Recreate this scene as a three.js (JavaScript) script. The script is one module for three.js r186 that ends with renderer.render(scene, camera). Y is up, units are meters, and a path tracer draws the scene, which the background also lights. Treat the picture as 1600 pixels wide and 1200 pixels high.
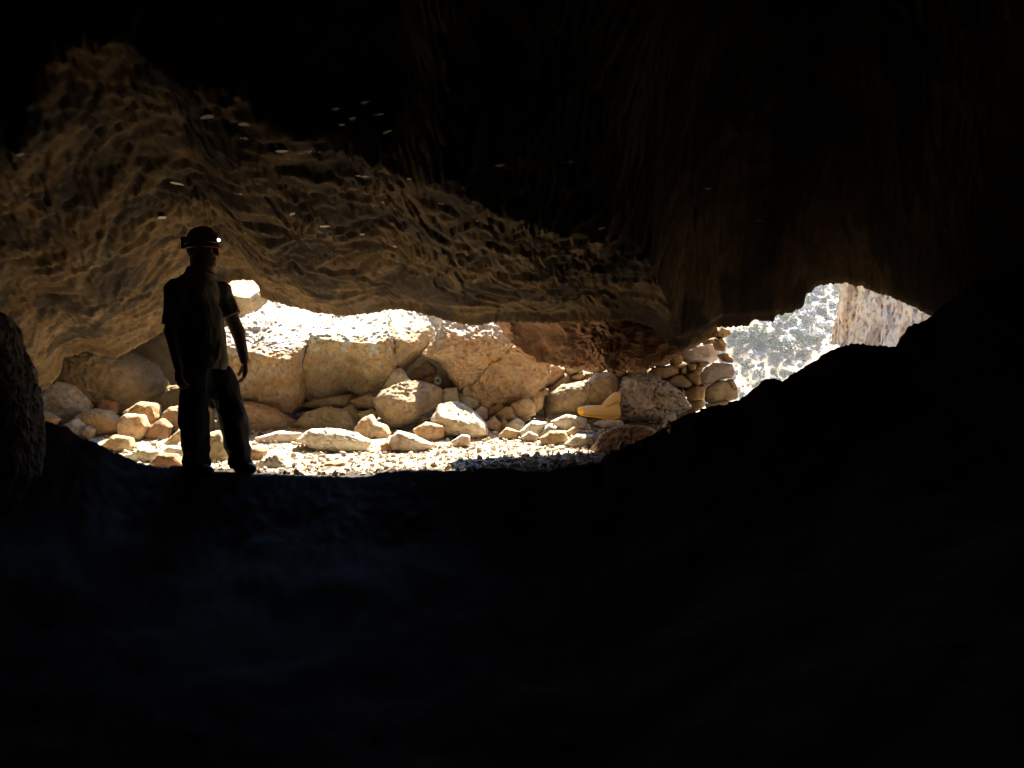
import * as THREE from 'three';
import { Sky } from 'three/addons/objects/Sky.js';
import { MarchingCubes } from 'three/addons/objects/MarchingCubes.js';
import { mergeGeometries, mergeVertices } from 'three/addons/utils/BufferGeometryUtils.js';
import { createNoise3D } from 'simplex-noise';

// ---------------------------------------------------------------- camera, sky, sun, exposure
const EYE = 1.5, F = 600 / Math.tan(Math.PI / 8);
const scene = new THREE.Scene();
const camera = new THREE.PerspectiveCamera(45, 4 / 3, 0.05, 2000);
camera.position.set(0, EYE, 0);
camera.lookAt(0, EYE, -10);

const SUN_AZ = 19 * Math.PI / 180, SUN_EL = 56 * Math.PI / 180;
const sunDir = new THREE.Vector3(Math.sin(SUN_AZ) * Math.cos(SUN_EL), Math.sin(SUN_EL), -Math.cos(SUN_AZ) * Math.cos(SUN_EL));
const sky = new Sky();
sky.name = 'sky'; sky.userData = { kind: 'structure', label: 'clear blue summer sky', category: 'sky' };
sky.scale.setScalar(1500);
sky.material.uniforms.sunPosition.value.copy(sunDir);
sky.material.uniforms.turbidity.value = 10;
sky.material.uniforms.rayleigh.value = 0.35;
sky.material.uniforms.mieCoefficient.value = 0.004;
sky.material.uniforms.cloudCoverage.value = 0;
scene.add(sky);
scene.environmentIntensity = 0.1;

const sun = new THREE.DirectionalLight(0xfff1dc, 5);
sun.position.copy(sunDir).multiplyScalar(60).add(new THREE.Vector3(0, 1, -9));
sun.target.position.set(0, 1, -9);
sun.castShadow = true;
sun.shadow.mapSize.set(4096, 4096);
Object.assign(sun.shadow.camera, { left: -14, right: 14, top: 14, bottom: -14, near: 1, far: 160 });
scene.add(sun, sun.target);
scene.fog = new THREE.FogExp2(0xdfe8f2, 0.0011);

const renderer = new THREE.WebGLRenderer({ antialias: true });
renderer.toneMapping = THREE.LinearToneMapping;
renderer.toneMappingExposure = 6.2;
renderer.shadowMap.enabled = true;

// ---------------------------------------------------------------- helpers
function rng(seed) { let s = seed >>> 0; return () => { s = (s + 0x6D2B79F5) | 0; let t = Math.imul(s ^ (s >>> 15), 1 | s); t = (t + Math.imul(t ^ (t >>> 7), 61 | t)) ^ t; return ((t ^ (t >>> 14)) >>> 0) / 4294967296; }; }
const n3 = createNoise3D(rng(7));
const clamp = (v, a = 0, b = 1) => Math.min(b, Math.max(a, v));
const lerp = (a, b, t) => a + (b - a) * t;
const sstep = (a, b, v) => { const t = clamp((v - a) / (b - a)); return t * t * (3 - 2 * t); };
const fbm = (x, y, z, o = 4) => { let s = 0, a = 0.5; for (let i = 0; i < o; i++) { s += a * n3(x, y, z); x *= 2.03; y *= 2.03; z *= 2.03; a *= 0.5; } return s; };
const ridge = (x, y, z, o = 3) => { let s = 0, a = 0.5; for (let i = 0; i < o; i++) { s += a * (1 - 2 * Math.abs(n3(x, y, z))); x *= 2.1; y *= 2.1; z *= 2.1; a *= 0.5; } return s; };
const wx = (px, d) => (px - 800) / F * d, wy = (py, d) => EYE + (600 - py) / F * d;
const mix3 = (a, b, t) => [lerp(a[0], b[0], t), lerp(a[1], b[1], t), lerp(a[2], b[2], t)];
const taken = {};
function named(o, name) { const n = taken[name] = (taken[name] ?? -1) + 1; o.name = n ? `${name}_${String(n).padStart(3, '0')}` : name; return o; }
function shade(o) { o.traverse(m => { if (m.isMesh) { m.castShadow = true; m.receiveShadow = true; } }); return o; }
function tag(o, label, category, group, kind) { o.userData.label = label; o.userData.category = category; if (group) o.userData.group = group; if (kind) o.userData.kind = kind; return o; }
function poly(table, x) { if (x <= table[0][0]) return table[0][1]; for (let i = 1; i < table.length; i++) if (x <= table[i][0]) { const [a, ya] = table[i - 1], [b, yb] = table[i]; return lerp(ya, yb, (x - a) / (b - a || 1)); } return table[table.length - 1][1]; }
function gridMesh(nu, nv, fn, mat) {          // fn(i, j) -> [x, y, z, r, g, b]
  const pos = new Float32Array(nu * nv * 3), col = new Float32Array(nu * nv * 3), idx = new Uint32Array((nu - 1) * (nv - 1) * 6);
  for (let j = 0, k = 0; j < nv; j++) for (let i = 0; i < nu; i++, k += 3) { const p = fn(i, j); pos[k] = p[0]; pos[k + 1] = p[1]; pos[k + 2] = p[2]; col[k] = p[3]; col[k + 1] = p[4]; col[k + 2] = p[5]; }
  for (let j = 0, k = 0; j < nv - 1; j++) for (let i = 0; i < nu - 1; i++) { const a = j * nu + i, b = a + 1, c = a + nu, e = c + 1; idx[k++] = a; idx[k++] = b; idx[k++] = c; idx[k++] = b; idx[k++] = e; idx[k++] = c; }
  const g = new THREE.BufferGeometry();
  g.setAttribute('position', new THREE.BufferAttribute(pos, 3)); g.setAttribute('color', new THREE.BufferAttribute(col, 3)); g.setIndex(new THREE.BufferAttribute(idx, 1));
  g.computeVertexNormals();
  return new THREE.Mesh(g, mat);
}
const std = (o) => new THREE.MeshStandardMaterial({ roughness: 0.95, metalness: 0, ...o });
const stoneMat = std({ vertexColors: true, side: THREE.DoubleSide });
const earthMat = std({ vertexColors: true, roughness: 1, side: THREE.DoubleSide });

// ---------------------------------------------------------------- cave roof: lip line of the mouth, read in photo pixels at its own depth
const ROOF_LIP = [[-900, 1000], [-300, 800], [-60, 700], [20, 652], [55, 626], [72, 608], [92, 588], [97, 574], [92, 562], [112, 556], [136, 549], [160, 556], [181, 560], [192, 554], [215, 541], [240, 528], [262, 512], [285, 485], [310, 462], [335, 450], [350, 445], [367, 438], [398, 439], [406, 452], [408, 466], [430, 473], [453, 479], [496, 489], [533, 494], [560, 492], [584, 489], [612, 484], [629, 484], [652, 488], [691, 499], [715, 505], [735, 509], [750, 509], [770, 504], [785, 503], [850, 505], [920, 503], [985, 500], [1020, 512], [1045, 540], [1061, 545], [1080, 538], [1097, 531], [1108, 527], [1118, 511], [1139, 512], [1155, 511], [1168, 509], [1179, 499], [1187, 501], [1193, 502], [1202, 500], [1208, 505], [1211, 493], [1225, 491], [1239, 488], [1248, 482], [1256, 478], [1259, 460], [1270, 455], [1275, 447], [1300, 444], [1324, 442], [1330, 446], [1335, 449], [1343, 447], [1363, 455], [1390, 464], [1420, 476], [1450, 492], [1490, 512], [1600, 560], [2000, 720], [2600, 1000]];
const ROOF_D = [[-900, 8.2], [0, 7.9], [180, 7.75], [300, 7.5], [400, 7.35], [700, 7.3], [1000, 7.35], [1150, 7.5], [1300, 7.4], [1450, 7.3], [2600, 7]];
const roofLipY = px => poly(ROOF_LIP, px) + (px > 60 && px < 1440 ? 1.6 * n3(px * 0.11, 3, 1) + 1.0 * n3(px * 0.33, 9, 2) : 0);
const LIPN = 1751, lipRaw = new Float32Array(LIPN), lipMid = new Float32Array(LIPN), lipWide = new Float32Array(LIPN);
const lipPx = i => -900 + i * 2;
for (let i = 0; i < LIPN; i++) { const px = lipPx(i); lipRaw[i] = (600 - roofLipY(px)) / F * poly(ROOF_D, px); }
function blur(src, dst, r) { for (let i = 0; i < LIPN; i++) { let s = 0, w = 0; for (let k = -r; k <= r; k += 1) { const q = Math.exp(-4 * k * k / (r * r)); s += q * src[clamp(i + k, 0, LIPN - 1)]; w += q; } dst[i] = s / w; } }
const lipFine = new Float32Array(LIPN); blur(lipRaw, lipFine, 9); blur(lipRaw, lipMid, 30); blur(lipRaw, lipWide, 130);
const lipAt = (a, px) => { const t = clamp((px + 900) / 2, 0, LIPN - 1.001), i = Math.floor(t); return lerp(a[i], a[i + 1], t - i); };
const BROW = [[-900, 2.4], [0, 2.2], [250, 2.0], [420, 1.9], [700, 1.5], [850, 1.0], [1000, 0.5], [1060, 0.1], [1300, 0.03], [2600, 0.03]];
const BSLOPE = [[-900, 0.5], [400, 0.52], [800, 0.5], [1100, 0.8], [2600, 0.8]];
function roofPoint(px, s) {                  // s metres inward from the lip -> world
  const D = poly(ROOF_D, px), x = (px - 800) / F * D, d = D - s;
  let h = s < 1.1 ? lerp(lerp(lipAt(lipRaw, px), lipAt(lipFine, px), sstep(0, 0.05, s)), lipAt(lipMid, px), sstep(0, 1.1, s)) : lerp(lipAt(lipMid, px), lipAt(lipWide, px), sstep(1.1, 5, s));
  const brow = poly(BROW, px) * (1 + 0.3 * fbm(x * 0.8, 3, 3, 2)), over = Math.max(0, s - brow);
  const rt = sstep(850, 1120, px), A = lerp(3.2, 7.5, rt);
  h += poly(BSLOPE, px) * Math.min(s, brow) + A * (1 - Math.exp(-over * lerp(1.6, 3.2, rt) / A));
  const k = sstep(0, 0.06, s);
  const q = s + 0.35 * fbm(x * 0.5, s * 0.35, 2, 3) + 0.10 * x;
  const ledge = q * 2.1, fl = ledge - Math.floor(ledge);
  const wxx = x + 0.25 * n3(x * 1.1, s * 1.1, 70), wss = q + 0.12 * n3(x * 1.7, s * 1.7, 71);
  const pt = 4.2 * fbm(wxx * 0.95 + 0.3 * s, s * 1.35 - 0.25 * x, 30, 4) + 0.8 * q, pf = pt - Math.floor(pt), plate = Math.floor(pt) + sstep(0, 0.16, pf) - pt;
  let dis = 0.06 * (sstep(0, 0.75, fl) - fl) * sstep(-0.2, 0.5, n3(x * 0.8, s * 0.9, 64)) + 0.042 * plate + 0.15 * fbm(x * 0.45, s * 0.6, 5, 3) + 0.04 * Math.abs(fbm(wxx * 1.8, wss * 3.2, 8, 3)) + 0.014 * fbm(wxx * 6, wss * 9, 9, 3) + 0.015 * fbm(x * 17, s * 19, 4, 3);
  h += k * (dis * lerp(0.35, 1, sstep(0, 0.5, s)) + 0.025 + 0.03 * sstep(0, 0.5, s));
  h -= 10 * sstep(4.6, 8.5, Math.abs(x)) * sstep(0, 1, s) + 16 * sstep(-2.5, -6, d);
  return [x, EYE + h, -d, q];
}
const TAN = [0.36, 0.255, 0.135], PALE = [0.47, 0.385, 0.26], ORANGE = [0.40, 0.215, 0.075], GREY = [0.33, 0.305, 0.265], DARK = [0.035, 0.026, 0.018], OLIVE = [0.26, 0.205, 0.095];
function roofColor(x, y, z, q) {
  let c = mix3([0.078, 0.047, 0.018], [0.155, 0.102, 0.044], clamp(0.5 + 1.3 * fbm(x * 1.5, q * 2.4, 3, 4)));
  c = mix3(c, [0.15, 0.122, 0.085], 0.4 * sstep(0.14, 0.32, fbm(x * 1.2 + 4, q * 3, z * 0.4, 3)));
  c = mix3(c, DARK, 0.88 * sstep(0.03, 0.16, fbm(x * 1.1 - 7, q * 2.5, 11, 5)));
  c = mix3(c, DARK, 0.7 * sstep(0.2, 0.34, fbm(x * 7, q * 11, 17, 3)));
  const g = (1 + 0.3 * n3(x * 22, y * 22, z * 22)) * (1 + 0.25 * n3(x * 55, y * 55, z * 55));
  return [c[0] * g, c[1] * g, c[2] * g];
}
{
  const us = []; for (let p = -900; p < -40; p += 25) us.push(p); for (let p = -40; p < 1500; p += 2) us.push(p); for (let p = 1500; p <= 2600; p += 25) us.push(p);
  const ss = []; for (let s = 0, st = 0.010; s < 15.5; s += st, st = Math.min(st * 1.012, 0.14)) ss.push(s);
  const outer = [[0.015, 0.02], [0.05, 0.10], [0.08, 0.25], [0.08, 0.45], [0.02, 0.8], [-0.1, 1.3], [-0.5, 2.2], [-1.2, 3.8], [-2.2, 6], [-4, 9], [-9, 12], [-24, 15]].reverse();   // cliff over the mouth: outward, up
  const nv = outer.length + ss.length;
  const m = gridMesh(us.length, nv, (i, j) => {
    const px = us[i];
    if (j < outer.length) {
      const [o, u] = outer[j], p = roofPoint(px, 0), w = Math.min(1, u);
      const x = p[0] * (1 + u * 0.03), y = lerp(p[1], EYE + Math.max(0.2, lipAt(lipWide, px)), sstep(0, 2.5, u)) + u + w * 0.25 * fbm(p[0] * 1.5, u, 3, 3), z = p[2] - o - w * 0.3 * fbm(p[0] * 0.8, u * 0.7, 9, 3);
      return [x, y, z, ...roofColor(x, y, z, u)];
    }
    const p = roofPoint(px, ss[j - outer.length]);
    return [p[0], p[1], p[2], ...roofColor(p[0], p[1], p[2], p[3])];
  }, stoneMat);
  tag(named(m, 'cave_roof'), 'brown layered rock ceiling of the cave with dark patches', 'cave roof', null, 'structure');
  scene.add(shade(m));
  // small pale flakes added for the pale streaks on the dark ceiling
  const flakes = [[566, 168], [548, 187], [532, 198], [520, 188], [603, 211], [590, 188], [500, 237], [440, 236], [476, 238], [384, 196], [326, 183], [566, 276], [380, 222], [627, 307], [458, 337], [480, 238], [640, 281], [372, 302], [777, 259], [884, 259], [938, 361], [745, 349], [690, 322], [600, 322], [507, 355], [277, 290], [252, 344], [30, 243], [850, 278], [1106, 303], [690, 372], [566, 367], [880, 392], [1190, 350], [615, 389], [520, 397]];
  const r = rng(3), fm = std({ color: new THREE.Color().setRGB(0.5, 0.44, 0.35), roughness: 0.5 });
  for (const [px, py] of flakes) {
    let hit = null;
    for (let d = 7.6; d > 1.5 && !hit; d -= 0.02) { const x = wx(px, d); let p0 = 800 + x / 7.8 * F; const D = poly(ROOF_D, p0); p0 = 800 + x / D * F; const q = roofPoint(p0, D - d); if (D > d && q[1] < wy(py, d)) continue; if (D > d) { hit = [x, q[1], -d]; break; } }
    if (!hit) continue;
    const L = 0.022 + 0.035 * r(), g = new THREE.CylinderGeometry(0.6, 1, 0.35, 7); g.scale(L, 0.03 * (0.5 + r()), L * 0.3);
    const pa = g.attributes.position; for (let i = 0; i < pa.count; i++) { const k = 1 + 0.35 * n3(pa.getX(i) * 30 + px, pa.getY(i) * 30, pa.getZ(i) * 30); pa.setXYZ(i, pa.getX(i) * k, pa.getY(i) * k, pa.getZ(i) * k); }
    g.computeVertexNormals();
    const f = new THREE.Mesh(g, fm); f.name = 'pale_flake'; f.position.set(...hit); f.rotation.set(-0.47 + 0.3 * (r() - 0.5), (r() - 0.5) * 0.9, 0.5 * (r() - 0.5)); m.add(shade(f));
  }
}

// ---------------------------------------------------------------- cave floor with its crest, and the ground in front of the mouth
const FLOOR_LIP = [[-1200, 560], [-300, 600], [-60, 630], [20, 648], [62, 657], [80, 657], [99, 663], [112, 672], [125, 681], [145, 688], [165, 696], [190, 710], [213, 720], [235, 725], [253, 727], [290, 727], [330, 736], [397, 740], [450, 742], [510, 743], [545, 744], [575, 743], [600, 737], [615, 735], [660, 733], [697, 735], [760, 731], [800, 732], [847, 737], [895, 728], [938, 720], [945, 709], [980, 695], [1014, 680], [1073, 645], [1110, 634], [1152, 625], [1170, 611], [1188, 598], [1196, 592], [1205, 590], [1214, 590], [1222, 593], [1232, 587], [1250, 576], [1270, 563], [1292, 550], [1305, 542], [1321, 537], [1352, 536], [1383, 540], [1400, 538], [1407, 524], [1420, 510], [1450, 495], [1480, 470], [1520, 440], [1600, 415], [1900, 300], [2800, 100]];
const FLOOR_D = [[-1200, 6.2], [0, 6.4], [850, 6.55], [1050, 6.7], [1400, 6.8], [2800, 6.4]];
const gLevel = (x, d) => { const n = -0.647 + 0.0915 * (Math.min(d, 11) - 6.7); return n + 0.03 * fbm(x * 0.8, d * 0.8, 4, 3) - (d > 11 ? 0.22 * (d - 11) : 0); };
function floorH(x, d) {
  let px = 800 + x / 6.55 * F; let D = poly(FLOOR_D, px); px = 800 + x / D * F;
  const s = D - d, near = Math.exp(-Math.abs(s) / 0.12), pl = s > 0.15 ? lerp(poly(FLOOR_LIP, px), (poly(FLOOR_LIP, px - 40) + poly(FLOOR_LIP, px - 15) + poly(FLOOR_LIP, px + 15) + poly(FLOOR_LIP, px + 40)) / 4, sstep(0.15, 0.6, s)) : poly(FLOOR_LIP, px);
  const lip = (600 - pl - near * (1.5 * n3(px * 0.13, 4, 4) + 1.0 * n3(px * 0.37, 1, 4))) / F * D;
  if (s >= 0) return lip - 1.0 * (1 - Math.exp(-s / 1.1)) - 0.03 * s + sstep(0, 0.5, s) * (0.10 * fbm(x * 0.9, d * 0.9, 7, 4) - 0.03) + sstep(0, 0.1, s) * 0.012 * fbm(x * 9, d * 9, 3, 2);
  const g = gLevel(x, d), e = -s;
  const down = lip - 0.02 - 0.75 * e + 0.06 * fbm(x * 3, d * 3, 2, 3) * sstep(0, 0.2, e);
  const flat = lerp(lip - 0.01, g, sstep(0, 0.7, e)) + 0.012 * fbm(x * 7, d * 7, 1, 3) * sstep(0, 0.15, e);
  return Math.max(g + 0.012 * fbm(x * 7, d * 7, 1, 3) * sstep(0, 0.15, e), lip > g + 0.06 ? down : Math.min(flat, Math.max(g, lip)));
}
{
  const xs = []; for (let x = -9; x < -4.2; x += 0.2) xs.push(x); for (let x = -4.2; x < 4.4; x += 0.016) xs.push(x); for (let x = 4.4; x <= 9; x += 0.2) xs.push(x);
  const ds = []; for (let d = -8; d < 2; d += 0.2) ds.push(d); for (let d = 2; d < 6; d += 0.05) ds.push(d); for (let d = 6; d < 7.2; d += 0.014) ds.push(d); for (let d = 7.2; d < 11.5; d += 0.03) ds.push(d); ds.push(11.5, 11.7, 12);
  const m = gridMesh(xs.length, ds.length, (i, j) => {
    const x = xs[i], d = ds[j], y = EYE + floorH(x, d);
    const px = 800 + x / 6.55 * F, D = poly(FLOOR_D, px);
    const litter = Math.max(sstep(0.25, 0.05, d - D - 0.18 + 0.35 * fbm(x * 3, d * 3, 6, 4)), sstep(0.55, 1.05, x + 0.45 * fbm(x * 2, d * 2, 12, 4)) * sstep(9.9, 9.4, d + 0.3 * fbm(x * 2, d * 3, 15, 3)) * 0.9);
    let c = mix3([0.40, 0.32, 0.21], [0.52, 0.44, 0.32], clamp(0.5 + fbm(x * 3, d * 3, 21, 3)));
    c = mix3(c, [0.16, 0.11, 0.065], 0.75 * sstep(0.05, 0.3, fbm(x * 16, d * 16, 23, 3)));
    c = mix3(c, [0.03, 0.019, 0.010], litter);  // inner floor coloured near black for the cave shade; right patch is litter
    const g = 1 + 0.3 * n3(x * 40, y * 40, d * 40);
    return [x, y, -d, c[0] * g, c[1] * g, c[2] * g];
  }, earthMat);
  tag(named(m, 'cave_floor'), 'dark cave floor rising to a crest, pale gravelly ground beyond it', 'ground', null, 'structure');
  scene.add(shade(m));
}
// terrain beyond: falls into a valley, then climbs as the far hillside
function terrainH(x, d) {
  const near = -0.30 - 0.20 * (d - 11.8), bowl = -13.5 + 0.5 * fbm(x * 0.05, d * 0.05, 2, 2);
  let h = d < 78 ? Math.max(near, bowl + 0.02 * Math.max(0, 70 - d)) : bowl;
  h = Math.max(h, bowl + 0.50 * Math.max(0, d - 78) * (1 - 0.25 * sstep(160, 420, d)));
  return h + sstep(60, 90, d) * (2.2 * fbm(x * 0.02, d * 0.02, 6, 3) + 0.7 * fbm(x * 0.13, d * 0.13, 8, 3) + 0.22 * ridge(x * 0.7, d * 0.7, 3, 2));
}
{
  const ds = []; for (let d = 11.8; d < 80; d *= 1.06) ds.push(d); for (let d = 80; d < 175; d += 0.45) ds.push(d); for (let d = 175; d < 235; d *= 1.03) ds.push(d);
  const us = []; for (let u = -1.6; u < 0.16; u += 0.05) us.push(u); for (let u = 0.16; u < 0.42; u += 0.0022) us.push(u); for (let u = 0.42; u < 1.7; u += 0.05) us.push(u);
  const m = gridMesh(us.length, ds.length, (i, j) => {
    const d = ds[j], x = us[i] * (d + 10), y = EYE + terrainH(x, d);
    let c = mix3([0.25, 0.19, 0.125], [0.34, 0.28, 0.20], clamp(0.5 + 1.2 * fbm(x * 0.1, d * 0.1, 31, 3)));
    c = mix3(c, [0.36, 0.345, 0.32], sstep(0.0, 0.16, fbm(x * 0.35, d * 0.35, 33, 4) + 0.12 * sstep(112, 125, d)));
    c = mix3(c, [0.13, 0.13, 0.075], 0.6 * sstep(0.12, 0.26, fbm(x * 0.5, d * 0.5, 37, 4)));
    return [x, y, -d, ...c];
  }, earthMat);
  tag(named(m, 'far_hillside'), 'pale rocky hillside beyond the valley', 'hillside', null, 'structure');
  scene.add(shade(m));
}
// cliff at the right of the gap, plan line in photo pixels and depth
{
  const plan = [[1420, 40], [1330, 31], [1291, 25], [1296, 24.2], [1318, 23], [1342, 21.8], [1352, 21.2], [1385, 19.5], [1430, 17.8], [1480, 16.5], [1560, 15.5], [1800, 14], [2400, 12.5]].map(([p, d]) => [wx(p, d), d]);
  const len = [0]; for (let i = 1; i < plan.length; i++) len.push(len[i - 1] + Math.hypot(plan[i][0] - plan[i - 1][0], plan[i][1] - plan[i - 1][1]));
  const T = len[len.length - 1], us = []; for (let t = 0; t < T; t += (t > len[1] && t < len[9]) ? 0.03 : 0.3) us.push(t);
  const vs = []; for (let v = -4.5; v < 4.2; v += 0.03) vs.push(v); for (let v = 4.2; v < 9; v += 0.3) vs.push(v);
  const m = gridMesh(us.length, vs.length + 2, (i, j) => {
    const t = us[i], h = j < vs.length ? vs[j] : 9;
    let k = 0; while (k < plan.length - 2 && t > len[k + 1]) k++;
    const f = (t - len[k]) / (len[k + 1] - len[k]); let x = lerp(plan[k][0], plan[k + 1][0], f), d = lerp(plan[k][1], plan[k + 1][1], f);
    const foot = Math.max(0, 1.05 - h) * 1.5 * sstep(len[1], len[2], t) * (1 - sstep(len[3], len[5], t));
    const rough = 0.30 * fbm(t * 0.35, h * 0.3, 41, 3) + 0.06 * ridge(t * 1.2, h * 1.3, 43, 3) + 0.05 * fbm(t * 3, h * 5, 45, 4) - 0.10 * sstep(0.28, 0.45, fbm(t * 2.6, h * 1.9, 47, 2));
    x -= foot * 0.85 + rough * 0.8 * sstep(len[1] * 0.6, len[2], t) - 0.12 * Math.max(0, h); d -= foot * 0.5 + rough * 0.6;
    if (j >= vs.length) { x += (j - vs.length + 1) * 6; d += (j - vs.length + 1) * 5; }
    let c = mix3([0.38, 0.275, 0.165], [0.52, 0.43, 0.32], clamp(0.5 + 1.1 * fbm(t * 0.9, h * 0.9, 51, 5)));
    c = mix3(c, [0.42, 0.385, 0.34], 0.85 * sstep(len[5] - 0.5, len[6], t + 0.8 * fbm(t * 0.6, h * 0.5, 3, 3)));
    c = mix3(c, [0.20, 0.125, 0.06], 0.7 * sstep(0.08, 0.26, fbm(t * 1.0, h * 0.8, 53, 5)));
    c = mix3(c, [0.10, 0.08, 0.06], 0.75 * sstep(0.22, 0.34, fbm(t * 3.2, h * 4.2, 55, 4)));
    return [x, EYE + h, -d, ...c];
  }, stoneMat);
  tag(named(m, 'cliff'), 'sheer tan and grey limestone cliff beside the far hillside', 'cliff', null, 'structure');
  scene.add(shade(m));
}

// ---------------------------------------------------------------- rocks
const TONES = {
  tan: [[0.37, 0.255, 0.13], [0.48, 0.365, 0.215], ORANGE], pale: [[0.50, 0.43, 0.32], [0.60, 0.54, 0.43], TAN], orange: [[0.38, 0.245, 0.125], [0.45, 0.31, 0.17], ORANGE],
  grey: [[0.33, 0.305, 0.26], [0.45, 0.42, 0.37], TAN], olive: [[0.31, 0.245, 0.13], [0.40, 0.325, 0.19], OLIVE], shadedOlive: [[0.17, 0.128, 0.062], [0.24, 0.185, 0.10], OLIVE], brown: [[0.27, 0.165, 0.085], [0.34, 0.215, 0.115], ORANGE], dark: [[0.05, 0.038, 0.026], [0.07, 0.052, 0.035], DARK],  // darker olive copy puts shade into the colour of recess rocks
};
function radius(out, cx, cy, th) {            // distance from the centre to the outline along angle th
  const ux = Math.cos(th), uy = Math.sin(th); let best = 0;
  for (let i = 0; i < out.length; i++) {
    const [ax, ay] = out[i], [bx, by] = out[(i + 1) % out.length], ex = bx - ax, ey = by - ay, det = ux * -ey + uy * ex;
    if (Math.abs(det) < 1e-9) continue;
    const t = ((ax - cx) * -ey + (ay - cy) * ex) / det, q = (ux * (ay - cy) - uy * (ax - cx)) / det;
    if (t > 0 && q >= -1e-6 && q <= 1 + 1e-6) best = Math.max(best, t);
  }
  return best;
}
const icoCache = {};
function ico(det) { if (!icoCache[det]) { const g = new THREE.IcosahedronGeometry(1, det); g.deleteAttribute('uv'); g.deleteAttribute('normal'); icoCache[det] = mergeVertices(g, 1e-5); } return icoCache[det].clone(); }
let rockSeed = 100;
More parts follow.
